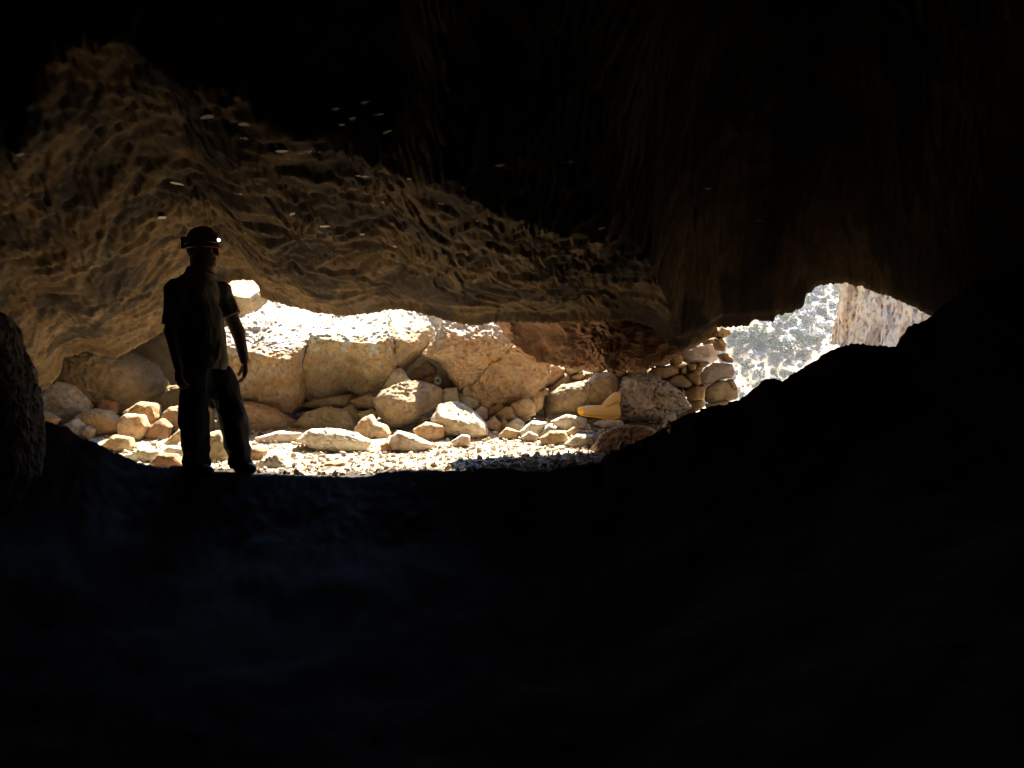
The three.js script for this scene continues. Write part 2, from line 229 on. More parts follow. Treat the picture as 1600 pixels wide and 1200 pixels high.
// outline in photo pixels, taken to its own depth d and given thickness; o: thick, round, facets [[a, b, c]], cuts, rough, tone, pits
function rockMesh(outline, d, o = {}) {
  const sd = rockSeed++, r = rng(sd);
  const out = outline.map(([p, q]) => [wx(p, d), wy(q, d)]);
  let x0 = 1e9, x1 = -1e9, y0 = 1e9, y1 = -1e9; for (const [x, y] of out) { x0 = Math.min(x0, x); x1 = Math.max(x1, x); y0 = Math.min(y0, y); y1 = Math.max(y1, y); }
  const cx = (x0 + x1) / 2, cy = (y0 + y1) / 2, hw = (x1 - x0) / 2, hh = (y1 - y0) / 2, S = Math.sqrt(hw * hh);
  const T = o.thick ?? S * 0.95, e = o.round ?? 0.62, rough = o.rough ?? 1;
  const pxw = Math.max(x1 - x0, y1 - y0) / d * F;
  const det = o.det ?? clamp(Math.round(pxw / 4.2), 4, 62);
  const N = 240, rad = []; for (let i = 0; i < N; i++) rad.push(radius(out, cx, cy, i / N * 2 * Math.PI - Math.PI));
  const cuts = []; for (let i = 0; i < (o.cuts ?? 7); i++) { const a = r() * 6.283, b = (r() - 0.35) * 1.6; const n = new THREE.Vector3(Math.cos(a) * Math.cos(b), Math.sin(a) * Math.cos(b), Math.sin(b)); cuts.push([n, 0.72 + 0.2 * r()]); }
  const g = ico(det), P = g.attributes.position, n = P.count, v = new THREE.Vector3(), col = new Float32Array(n * 3);
  const [ca, cb, cs] = TONES[o.tone ?? 'tan'], tint = [0.84 + 0.3 * r(), 0.84 + 0.28 * r(), 0.82 + 0.3 * r()], tv = (tint[0] + tint[1] + tint[2]) / 3; for (let i = 0; i < 3; i++) tint[i] = lerp(tv, tint[i], 0.35);
  const grow = 1.03, fq = 1 / S;
  for (let i = 0; i < n; i++) {
    v.fromBufferAttribute(P, i);
    const rho = Math.hypot(v.x, v.y), th = Math.atan2(v.y, v.x), t = (th + Math.PI) / (2 * Math.PI) * N, a = Math.floor(t) % N, R = lerp(rad[a], rad[(a + 1) % N], t - Math.floor(t));
    const pw = 2 / e, kk = Math.pow(Math.pow(rho, pw) + Math.pow(Math.abs(v.z), pw), -1 / pw), rp = rho * kk; let X = rp * R * Math.cos(th) * grow, Y = rp * R * Math.sin(th) * grow, Z = v.z * kk;
    for (const f of o.facets ?? []) { const lim = f[0] + f[1] * X / hw + f[2] * Y / hh + 0.08 * fbm(X * fq * 2.4 + sd, Y * fq * 2.4, 4, 5) + (o.wav ?? 0) * n3(X * fq * 1.2 + sd, Y * fq * 0.8, 2); if (Z > lim) Z = Math.min(Z, lerp(Z, Math.max(lim, -0.97), 0.97)); }
    let q = new THREE.Vector3(X / S, Y / S, Z * T / S);
    for (const [nn, off] of cuts) { const k = q.dot(nn) - off * Math.max(0.6, Math.abs(nn.x) * hw / S + Math.abs(nn.y) * hh / S + Math.abs(nn.z) * T / S); if (k > 0) q.addScaledVector(nn, -k * 0.75); }
    const w = q.clone().multiplyScalar(S);   // metres
    const ox = sd * 3.7, len = w.length() || 1;
    let k = rough * (S * 0.055 * fbm(w.x * fq * 1.3 + ox, w.y * fq * 1.3, w.z * fq * 1.3, 3) + Math.min(0.03, S * 0.06) * ridge(w.x * fq * 2.7 + ox, w.y * fq * 2.7, w.z * fq * 2.7, 3));
    const fine = fbm(w.x * 24 + ox, w.y * 24, w.z * 24, 4); k += rough * Math.min(0.014, S * 0.05) * fine;
    const pit = sstep(0.22, 0.42, fbm(w.x * 19 + ox, w.y * 19, w.z * 19 + 5, 2)); k -= (o.pits ?? 0.5) * Math.min(0.02, S * 0.06) * pit;
    if (o.crack) for (const [c0, c1, c2, wd] of o.crack) { const dd = Math.abs(c0 + c1 * X / hw + c2 * Y / hh + 0.10 * fbm(w.x * 5 + ox, w.y * 5, 3, 3)); if (dd < wd) k -= 0.05 * (1 - dd / wd); }
    w.addScaledVector(w.clone().divideScalar(len), k);
    P.setXYZ(i, w.x, w.y, w.z);
    let c = mix3(ca, cb, clamp(0.5 + 1.1 * fbm(w.x * 4 * Math.min(2, 0.3 / S + 0.6) + ox, w.y * 5, w.z * 5, 3)));
    c = mix3(c, cs, (o.stain ?? 0.55) * sstep(0.05, 0.3, fbm(w.x * 3 + ox, w.y * 4.2 + 9, w.z * 3, 3)));
    c = mix3(c, [0.14, 0.115, 0.085], 0.55 * sstep(0.16, 0.34, fbm(w.x * 12 + ox, w.y * 12, w.z * 12 + 3, 3)));
    if (o.lichen) c = mix3(c, [0.30, 0.29, 0.27], o.lichen * sstep(0.0, 0.2, fbm(w.x * 7 + ox, w.y * 7 + 3, w.z * 7, 3)));
    if (o.crust != null) c = mix3(c, mix3([0.34, 0.325, 0.295], [0.52, 0.50, 0.455], clamp(0.5 + 1.2 * fbm(w.x * 9 + ox, w.y * 9, w.z * 9, 3))), 0.85 * sstep(-0.05, 0.05, Y / hh - o.crust + 0.45 * fbm(w.x * 3.5 + ox, w.y * 3.5, w.z * 3.5 + 7, 5)));   // grey weathering crust with a ragged border, also whitening the sunlit tops in colour
    const gr = 1 + 0.22 * n3(w.x * 60 + ox, w.y * 60, w.z * 60);
    col[i * 3] = c[0] * gr * tint[0]; col[i * 3 + 1] = c[1] * gr * tint[1]; col[i * 3 + 2] = c[2] * gr * tint[2];
  }
  g.setAttribute('color', new THREE.BufferAttribute(col, 3));
  g.computeVertexNormals();
  const m = new THREE.Mesh(g, stoneMat); m.position.set(cx, cy, -d);
  return shade(m);
}
const groundDepth = yb => 1.26 / (0.0915 + (yb - 600) / F);
function rock(name, label, category, tone, outline, d, o = {}, group) {
  const ys = outline.map(p => p[1]), xs = outline.map(p => p[0]);
  if (d == null) { const yb = Math.max(...ys) - 2, d0 = groundDepth(yb); d = d0 + 0.35 * Math.sqrt((Math.max(...xs) - Math.min(...xs)) * (yb - Math.min(...ys))) / 2 / F * d0; }
  const m = rockMesh(outline, d, { tone, ...o });
  tag(named(m, name), label, category, group); scene.add(m); return m;
}
const B = 'boulder', ST = 'stone';
// big boulders across the mouth
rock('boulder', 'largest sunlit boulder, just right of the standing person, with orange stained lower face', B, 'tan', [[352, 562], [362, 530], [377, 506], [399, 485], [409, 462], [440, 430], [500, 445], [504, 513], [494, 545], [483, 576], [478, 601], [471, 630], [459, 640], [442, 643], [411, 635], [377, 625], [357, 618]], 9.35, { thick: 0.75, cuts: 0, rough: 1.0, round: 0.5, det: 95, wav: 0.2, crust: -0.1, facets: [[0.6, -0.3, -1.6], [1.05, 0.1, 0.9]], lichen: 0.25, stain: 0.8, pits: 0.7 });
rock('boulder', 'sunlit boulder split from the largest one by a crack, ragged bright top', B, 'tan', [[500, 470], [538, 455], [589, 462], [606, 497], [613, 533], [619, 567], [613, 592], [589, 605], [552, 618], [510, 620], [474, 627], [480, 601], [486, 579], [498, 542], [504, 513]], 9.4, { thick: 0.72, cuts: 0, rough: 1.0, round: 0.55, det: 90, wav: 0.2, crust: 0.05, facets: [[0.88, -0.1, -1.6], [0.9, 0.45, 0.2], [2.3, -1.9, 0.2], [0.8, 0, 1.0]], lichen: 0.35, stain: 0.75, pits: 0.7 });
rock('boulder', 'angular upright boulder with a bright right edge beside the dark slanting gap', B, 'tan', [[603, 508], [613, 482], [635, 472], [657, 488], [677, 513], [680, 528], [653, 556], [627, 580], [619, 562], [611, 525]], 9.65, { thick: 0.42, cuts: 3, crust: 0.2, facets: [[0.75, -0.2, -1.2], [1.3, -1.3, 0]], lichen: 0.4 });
rock('boulder', 'shaded rock wedged behind the angular boulder, under the roof edge', B, 'grey', [[632, 470], [700, 482], [702, 498], [690, 516], [672, 530], [655, 490]], 10.25, { thick: 0.5, cuts: 4 });
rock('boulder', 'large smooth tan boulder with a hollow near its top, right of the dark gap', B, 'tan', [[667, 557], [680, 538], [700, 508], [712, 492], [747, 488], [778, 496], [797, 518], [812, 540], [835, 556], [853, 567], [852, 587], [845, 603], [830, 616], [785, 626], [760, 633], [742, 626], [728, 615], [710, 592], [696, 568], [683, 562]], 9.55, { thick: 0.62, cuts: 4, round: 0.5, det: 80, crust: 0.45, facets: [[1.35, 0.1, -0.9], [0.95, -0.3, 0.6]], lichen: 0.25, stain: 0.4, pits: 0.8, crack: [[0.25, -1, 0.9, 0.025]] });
rock('boulder', 'brown shaded boulder with a dark crack, behind the yellow boot', B, 'olive', [[852, 634], [857, 613], [878, 601], [915, 594], [928, 584], [952, 583], [965, 598], [968, 622], [960, 640], [904, 646], [871, 647], [855, 647]], 9.95, { thick: 0.5, cuts: 4, crack: [[0.28, -1, -0.35, 0.03], [-0.25, 1, 0.5, 0.02]] });
rock('boulder', 'grey pitted boulder right of the yellow boot', B, 'grey', [[962, 612], [976, 592], [1014, 587], [1037, 599], [1061, 615], [1075, 636], [1051, 646], [1030, 660], [1014, 660], [971, 655], [966, 634]], 9.75, { thick: 0.45, cuts: 5, rough: 1.5, pits: 3, lichen: 0.5, stain: 0.5, crack: [[-0.25, 0.3, 1, 0.02]] });
rock('boulder', 'brown furrowed boulder half hidden by the dark slope at right', B, 'orange', [[924, 702], [942, 680], [966, 669], [1002, 668], [1020, 674], [1000, 700], [966, 716], [938, 722]], 7.75, { thick: 0.22, cuts: 4, rough: 1.8, facets: [[0.9, 0.3, -0.7]] });
rock('boulder', 'broad shaded boulder under the left roof edge, left of the person', B, 'shadedOlive', [[97, 572], [112, 548], [183, 545], [227, 570], [245, 597], [243, 612], [220, 624], [187, 643], [147, 636], [112, 608]], 9.4, { thick: 0.55, cuts: 5, rough: 1.2 });
rock('boulder', 'deep rock in the recess behind the person, coloured dark for its shade', B, 'dark', [[176, 480], [290, 440], [380, 470], [384, 560], [365, 640], [250, 652], [225, 620]], 11.0, { thick: 0.7, cuts: 4 });  // near black colour stands in for the recess shade
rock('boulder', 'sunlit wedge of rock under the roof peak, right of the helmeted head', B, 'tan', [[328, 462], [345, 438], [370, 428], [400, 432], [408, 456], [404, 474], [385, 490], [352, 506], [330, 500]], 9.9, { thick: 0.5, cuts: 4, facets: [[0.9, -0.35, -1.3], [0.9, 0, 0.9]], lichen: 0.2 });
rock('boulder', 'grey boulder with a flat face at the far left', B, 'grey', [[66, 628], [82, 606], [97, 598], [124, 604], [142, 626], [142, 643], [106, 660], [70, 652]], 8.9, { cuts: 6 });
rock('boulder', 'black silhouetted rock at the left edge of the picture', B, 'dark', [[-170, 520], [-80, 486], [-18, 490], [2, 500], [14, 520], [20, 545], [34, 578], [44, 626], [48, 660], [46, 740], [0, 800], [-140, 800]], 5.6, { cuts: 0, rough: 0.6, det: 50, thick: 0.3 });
rock('boulder', 'blunt boulder with a white sunlit streak, below the angular boulder', B, 'olive', [[586, 624], [601, 611], [637, 597], [668, 600], [687, 609], [688, 632], [660, 650], [629, 666], [612, 666], [594, 647]], 9.0, { thick: 0.28, cuts: 4, facets: [[1.15, -0.25, -0.95], [1.45, -1.3, 0]], lichen: 0.2 });
rock('boulder', 'white topped boulder in front of the pile of small stones', B, 'pale', [[676, 654], [690, 632], [715, 629], [735, 640], [757, 660], [762, 677], [742, 684], [720, 679], [697, 679], [684, 668]], 8.6, { thick: 0.3, cuts: 4, facets: [[1.0, -0.3, -1.0]] });
// stones stacked and wedged between them, label first
const wedge = [
  ['slab wedged under the cracked boulder, left piece', 'olive', [[470, 634], [490, 624], [548, 616], [553, 634], [500, 640]], 9.45],
  ['slab wedged under the cracked boulder, right piece', 'olive', [[548, 626], [575, 616], [589, 623], [586, 639], [561, 638]], 9.3],
  ['long rounded stone under the largest boulder, beside the person\'s knee', 'orange', [[350, 634], [368, 629], [397, 630], [425, 637], [447, 652], [446, 668], [419, 677], [382, 677], [352, 672]], 9.0],
  ['broad brown stone in the shade under the cracked boulder', 'olive', [[462, 663], [482, 644], [510, 636], [544, 643], [559, 664], [552, 676], [510, 674], [474, 674]], 9.1],
  ['dark small stone in the gap left of the broad brown stone', 'brown', [[447, 652], [460, 655], [469, 670], [450, 675], [444, 668]], 9.15],
  ['upright stone at the right end of the broad brown stone', 'olive', [[534, 640], [550, 632], [566, 652], [559, 672], [548, 668]], 9.25],
  ['two toned stone with sun on its right shoulder, left of the blunt boulder', 'tan', [[555, 672], [567, 655], [581, 648], [588, 660], [603, 665], [609, 678], [601, 688], [586, 697], [574, 686]], 8.45],
  ['flat stone tucked behind the two toned stone', 'olive', [[560, 646], [581, 639], [593, 647], [586, 660], [567, 657]], 9.0],
  ['small white sunlit rock bridging the two boulders', 'pale', [[610, 580], [627, 576], [642, 597], [614, 612], [599, 606]], 9.3],
  ['chunk of rock right of the white topped boulder', 'grey', [[713, 615], [730, 611], [746, 625], [748, 636], [737, 645], [722, 633]], 9.3],
  ['squarish block on top of the white topped boulder', 'grey', [[688, 622], [695, 608], [713, 606], [718, 632], [690, 633]], 9.15],
  ['small block leaning at the foot of the smooth tan boulder', 'grey', [[739, 645], [752, 634], [762, 641], [761, 656], [747, 654]], 9.2],
  ['tiny dark stone under the smooth tan boulder', 'brown', [[760, 640], [770, 634], [784, 628], [787, 641], [772, 648], [762, 650]], 9.4],
  ['pair of split blocks under the smooth tan boulder, left one', 'tan', [[776, 647], [790, 636], [801, 635], [807, 652], [785, 657]], 9.25],
  ['pair of split blocks under the smooth tan boulder, right one', 'tan', [[799, 632], [825, 620], [836, 632], [836, 648], [817, 653], [805, 647]], 9.25],
  ['narrow upright stone right of the split blocks', 'tan', [[829, 620], [840, 606], [850, 615], [848, 634], [838, 646], [833, 634]], 9.5],
  ['pebble sized stone on top of the narrow upright stone', 'tan', [[844, 612], [850, 604], [857, 609], [855, 618], [848, 618]], 9.6],
  ['squat stone between the far left boulder and the broad shaded one', 'brown', [[153, 632], [165, 619], [182, 628], [181, 649], [158, 645]], 9.0],
  ['long orange stone below the broad shaded boulder', 'orange', [[120, 652], [147, 640], [172, 643], [188, 659], [186, 673], [154, 681], [126, 668]], 8.6],
  ['round tan stone among the left rubble', 'tan', [[187, 660], [198, 647], [224, 649], [231, 666], [221, 686], [190, 685]], 8.35],
  ['angular stone leaning over the round tan one', 'orange', [[195, 645], [220, 629], [247, 631], [250, 652], [236, 670], [214, 660]], 8.65],
  ['wedge shaped stone right of the round tan one', 'brown', [[228, 682], [238, 666], [254, 654], [267, 666], [263, 687], [246, 692]], 8.45],
  ['orange stone behind the person\'s calf', 'orange', [[254, 650], [270, 637], [300, 634], [330, 640], [335, 670], [300, 684], [268, 678]], 8.75],
  ['low stone beside the person\'s shin, sun on top', 'tan', [[260, 692], [284, 670], [305, 670], [312, 700], [280, 706]], 8.2],
  ['dark boulder top in the recess left of the person', 'shadedOlive', [[232, 622], [250, 606], [300, 600], [310, 640], [260, 642]], 9.8],
  ['tan block seen between the person\'s legs', 'olive', [[322, 690], [332, 676], [348, 674], [362, 690], [362, 738], [328, 738]], 7.3],
  ['brown stone at the left foot of the far left boulder', 'brown', [[48, 658], [60, 640], [78, 646], [92, 655], [80, 668], [56, 668]], 8.2],
];
for (const [label, tone, out, d, o] of wedge) rock('stone', label, ST, tone, out, d, { cuts: 8, ...o });
const ground = [
  ['pale stone lit white on the crest at far left, larger', 'pale', [[103, 664], [121, 654], [135, 664], [128, 686], [112, 680]]],
  ['pale stone lit white on the crest at far left, smaller', 'pale', [[78, 660], [88, 649], [100, 653], [100, 664], [86, 666]]],
  ['small tan block beside the white stone at far left', 'tan', [[127, 678], [137, 665], [148, 672], [142, 688]]],
  ['pale angular block in front of the left rubble', 'tan', [[160, 698], [180, 680], [205, 684], [211, 700], [185, 706]]],
  ['low pale stone in the left sun patch', 'pale', [[196, 712], [222, 700], [252, 704], [256, 720], [216, 722]]],
  ['brown jagged stone beside the person\'s heel', 'brown', [[236, 724], [252, 708], [276, 710], [292, 728], [262, 734]]],
  ['pale flat stone lit white left of the trouser leg', 'pale', [[246, 706], [268, 696], [292, 700], [296, 716], [262, 716]]],
  ['long pale slab in the sun right of the person', 'pale', [[400, 684], [436, 674], [474, 676], [464, 692], [411, 694]]],
  ['wide white sunlit slab in the middle of the ground', 'pale', [[465, 687], [487, 671], [521, 671], [555, 677], [577, 689], [573, 704], [544, 706], [502, 704]]],
  ['white slab between the two toned stone and the gravel', 'pale', [[607, 687], [623, 673], [646, 680], [679, 695], [654, 706], [612, 704]]],
  ['sunlit stone with brown underside below the blunt boulder', 'tan', [[646, 671], [666, 660], [694, 665], [692, 682], [677, 690], [654, 684]]],
  ['dark brown block by the person\'s front foot', 'brown', [[380, 702], [400, 698], [418, 704], [406, 722], [396, 730], [386, 724]], 7.3],
  ['ribbed pale rock just behind the crest near the front foot', 'grey', [[396, 734], [415, 716], [436, 706], [452, 722], [466, 742], [430, 750], [400, 748]], 7.05],
  ['brown pointed stone on the crest', 'brown', [[464, 746], [484, 724], [503, 744], [486, 752]], 7.05],
  ['rust coloured slab on the crest right of the pointed stone', 'orange', [[496, 732], [512, 722], [540, 721], [541, 736], [508, 748]], 7.05],
  ['small dark nub beside the white slab', 'brown', [[594, 696], [606, 690], [615, 704], [598, 707]]],
  ['small stone with a white top right of the white topped boulder', 'tan', [[758, 662], [772, 650], [783, 662], [781, 674], [762, 670]]],
  ['little upright stone left of the pale cobble', 'tan', [[780, 668], [787, 652], [794, 662], [791, 672]]],
  ['pale cobble in the sun below the split blocks', 'pale', [[791, 664], [807, 653], [819, 660], [817, 674], [800, 675]]],
  ['flat sunlit stone left of the dark banded one', 'pale', [[811, 675], [832, 658], [854, 660], [844, 679], [836, 687], [815, 685]]],
  ['tan cobble in front of the pale cobble', 'tan', [[779, 680], [792, 668], [811, 674], [809, 687], [785, 687]]],
  ['white nosed cobble left of the rusty sided stone', 'pale', [[814, 683], [827, 674], [841, 680], [837, 692], [820, 690]]],
  ['grey slanting stone with a shaded left side', 'grey', [[839, 680], [857, 663], [869, 669], [858, 688]]],
  ['white topped stone with a rusty side in the middle right', 'orange', [[843, 685], [860, 674], [882, 673], [887, 688], [862, 698], [848, 695]]],
  ['pale stone at the edge of the shade', 'pale', [[881, 694], [902, 679], [926, 680], [932, 696], [905, 702]]],
  ['broad white stone lit in front of the yellow boot', 'pale', [[860, 659], [885, 648], [916, 654], [912, 669], [880, 672]]],
  ['small stone in front of the broad white one', 'tan', [[882, 676], [897, 667], [909, 673], [896, 682]]],
  ['shaded flat stone left of the boot', 'grey', [[851, 648], [867, 640], [890, 646], [862, 657]]],
  ['thin slab under the split blocks', 'grey', [[801, 657], [822, 645], [831, 655], [812, 663]]],
  ['white wedge on the gravel left of centre', 'pale', [[705, 690], [722, 679], [734, 681], [734, 695], [710, 699]]],
  ['long low slab under the yellow boot', 'grey', [[925, 662], [944, 656], [970, 657], [976, 666], [940, 670]]],
  ['shaded stone at the right foot of the pitted boulder', 'grey', [[1032, 660], [1038, 645], [1053, 645], [1057, 656], [1042, 664]]],
  ['purple brown stone on the edge of the dark slope', 'brown', [[1050, 654], [1062, 642], [1076, 640], [1078, 652]]],
];
for (const [label, tone, out, d, o] of ground) rock('stone', label, ST, tone, out, d, { cuts: 8, ...o });
// heap of small stones between the boulders
const heap = [
  ['topmost tan stone of the small heap', 'tan', [[657, 574], [667, 563], [681, 574], [681, 584], [667, 588], [657, 582]]],
  ['rusty brown stone at the left of the small heap', 'brown', [[640, 583], [652, 574], [665, 582], [663, 594], [647, 594]]],
  ['little pale stone left of the white pipe end', 'tan', [[663, 591], [672, 586], [681, 591], [678, 599], [666, 598]]],
  ['rusty cracked stone right of the white pipe end', 'brown', [[684, 598], [695, 588], [708, 597], [708, 609], [690, 609]]],
  ['orange pebble at the front of the small heap', 'orange', [[645, 596], [653, 590], [661, 596], [658, 602], [648, 602]]],
  ['grey stone at the base of the small heap', 'grey', [[668, 602], [684, 598], [694, 606], [690, 616], [672, 612]]],
  ['dusty stone under the rusty one in the small heap', 'olive', [[646, 600], [664, 597], [674, 603], [668, 612], [650, 608]]],
];
for (const [label, tone, out] of heap) rock('heap_stone', label, ST, tone, out, 9.6, { cuts: 7, rough: 1.6 }, 'stones of the small heap');
// hanging ledge under the roof, right of centre: part of the cave's own rock
{
  const m = rockMesh([[768, 480], [800, 450], [1000, 440], [1100, 480], [1112, 522], [1061, 548], [1014, 570], [1002, 575], [966, 574], [952, 570], [923, 574], [883, 566], [843, 560], [822, 548], [806, 534], [784, 506]], 7.72, { tone: 'brown', thick: 0.34, cuts: 0, rough: 1.2, wav: 0.3, det: 75, pits: 0.8, round: 0.5, facets: [[0.75, 0.2, 0.5], [1.0, -0.5, -0.2]] });
  for (const [o, d, t, n] of [[[[940, 470], [1000, 420], [1090, 430], [1104, 500], [1090, 528], [1010, 566], [960, 562]], 9.3, 0.95, 'right'], [[[-300, 560], [60, 540], [180, 535], [258, 500], [292, 440], [280, 330], [-300, 300]], 9.6, 1.3, 'left']]) { const b = rockMesh(o, d, { tone: n === 'left' ? 'dark' : 'shadedOlive', thick: t, cuts: 0, det: 40, rough: 1.2, round: 0.45 }); tag(named(b, 'roof_ledge'), n === 'left' ? 'unseen rock overhang added to shade the rubble left of the person' : 'unseen rear of the rock ledge over the dry stone wall, added to shade the boot', 'rock ledge', null, 'structure'); scene.add(b); }  // unseen slabs added to cast shade; left one coloured dark to deepen the recess
  tag(named(m, 'roof_ledge'), 'lumpy brown rock ledge hanging from the roof above the dry stone wall', 'rock ledge', null, 'structure'); scene.add(m);
}

// ---------------------------------------------------------------- dry stone wall at the right end of the mouth
{
  const z = (a) => a.map(([x, y]) => [800 + x / 4.2105, 480 + y / 4.2105]);
  const W = [
    [[215, 480], [235, 375], [290, 365], [350, 405], [340, 440], [270, 510], [220, 515]], [[350, 430], [355, 365], [420, 358], [475, 385], [460, 420], [380, 445]], [[385, 460], [460, 425], [482, 450], [440, 490], [400, 478]],
    [[478, 420], [500, 400], [600, 386], [617, 415], [560, 434]], [[615, 390], [660, 386], [672, 420], [650, 447]], [[660, 450], [690, 393], [757, 405], [735, 450], [690, 477]], [[745, 440], [790, 405], [860, 398], [887, 425], [870, 457], [770, 462]],
    [[883, 390], [900, 363], [932, 370], [926, 402], [890, 405]], [[928, 372], [1000, 318], [1037, 325], [1032, 372], [960, 397]], [[1033, 322], [1085, 298], [1117, 325], [1110, 372], [1050, 385]], [[1108, 292], [1190, 245], [1310, 233], [1352, 290], [1347, 345], [1300, 367], [1150, 362], [1108, 337]],
    [[903, 430], [930, 400], [1040, 383], [1092, 400], [1087, 437], [1000, 472], [930, 467]], [[1093, 400], [1137, 388], [1137, 442], [1098, 437]], [[1143, 382], [1202, 368], [1197, 412], [1148, 417]], [[1193, 402], [1220, 368], [1292, 368], [1282, 402], [1230, 422]],
    [[1003, 492], [1050, 455], [1110, 443], [1182, 510], [1150, 532], [1080, 522], [1010, 507]], [[1138, 442], [1200, 418], [1242, 450], [1247, 502], [1210, 517], [1150, 482]], [[1238, 462], [1270, 400], [1330, 368], [1440, 378], [1457, 430], [1440, 462], [1360, 472], [1290, 507], [1248, 492]],
    [[1128, 562], [1190, 513], [1250, 518], [1277, 560], [1262, 602], [1170, 627], [1128, 602]], [[1278, 602], [1290, 530], [1360, 483], [1410, 488], [1455, 530], [1477, 560], [1477, 602], [1400, 617], [1290, 627]], [[1405, 490], [1440, 473], [1462, 510], [1473, 552], [1440, 545]],
    [[1138, 632], [1240, 608], [1267, 640], [1232, 672], [1153, 705]], [[1278, 637], [1400, 613], [1430, 627], [1290, 675]], [[1088, 562], [1110, 528], [1132, 560], [1122, 607], [1088, 592]], [[1228, 505], [1290, 503], [1312, 515], [1280, 537]],
    [[1308, 182], [1360, 123], [1422, 150], [1432, 187], [1370, 207]], [[1323, 210], [1370, 208], [1397, 250], [1387, 287], [1350, 282]], [[1355, 312], [1400, 303], [1447, 345], [1442, 367], [1390, 352]], [[1258, 217], [1310, 198], [1327, 237], [1270, 247]], [[240, 535], [340, 455], [385, 500], [255, 565]],
  ];
  const tones = ['tan', 'olive', 'tan', 'grey', 'tan', 'olive', 'tan'];
  const wall = new THREE.Group(); wall.position.set(wx(1060, 9.9), EYE + gLevel(1.7, 9.9), -9.9);
  W.forEach((o, i) => {
    const right = o[0][0] > 1230, m = rockMesh(z(o), right ? 9.55 : 9.95, { tone: i === 26 || i === 27 ? 'orange' : tones[i % 7], cuts: 8, det: 9, thick: 0.16, rough: 1.1 });
    m.name = i ? `stone_${String(i).padStart(3, '0')}` : 'stone'; m.position.sub(wall.position); wall.add(m);
  });
  // hearting: rough stones packed behind the face
  for (let i = 0; i < 26; i++) { const r = rng(900 + i), px = 850 + (i % 13) * 21 + r() * 6, py = (i < 13 ? 590 : 612) - Math.max(0, px - 1000) * 0.16 + r() * 8, w = 17, h = 15; const m = rockMesh([[px - w, py], [px - w * 0.6, py - h], [px + w * 0.6, py - h], [px + w, py], [px + w * 0.5, py + h], [px - w * 0.5, py + h]], 10.2, { tone: 'brown', det: 5, cuts: 8, thick: 0.14 }); m.name = `hearting_stone_${String(i).padStart(3, '0')}`; m.position.sub(wall.position); wall.add(m); }
  tag(named(wall, 'dry_stone_wall'), 'dry stone wall of stacked tan stones under the ledge at right', 'stone wall'); scene.add(wall);
}
// rocks behind the boulder row that close the gaps towards the outside
{
  const back = [['tall rock outside, behind the two cracked boulders', [[380, 560], [400, 470], [500, 450], [620, 460], [640, 560], [600, 640], [420, 640]], 10.9], ['rock outside, filling behind the smooth tan boulder', [[630, 560], [660, 510], [760, 490], [860, 520], [880, 600], [840, 650], [660, 650]], 10.9], ['broad rock outside, behind the left rubble', [[-60, 600], [0, 520], [150, 470], [260, 500], [330, 560], [320, 660], [100, 680]], 10.6]];
  for (const [l, o, d] of back) rock('boulder', l, B, 'shadedOlive', o, d, { det: 30, thick: 0.6, cuts: 5 });
}

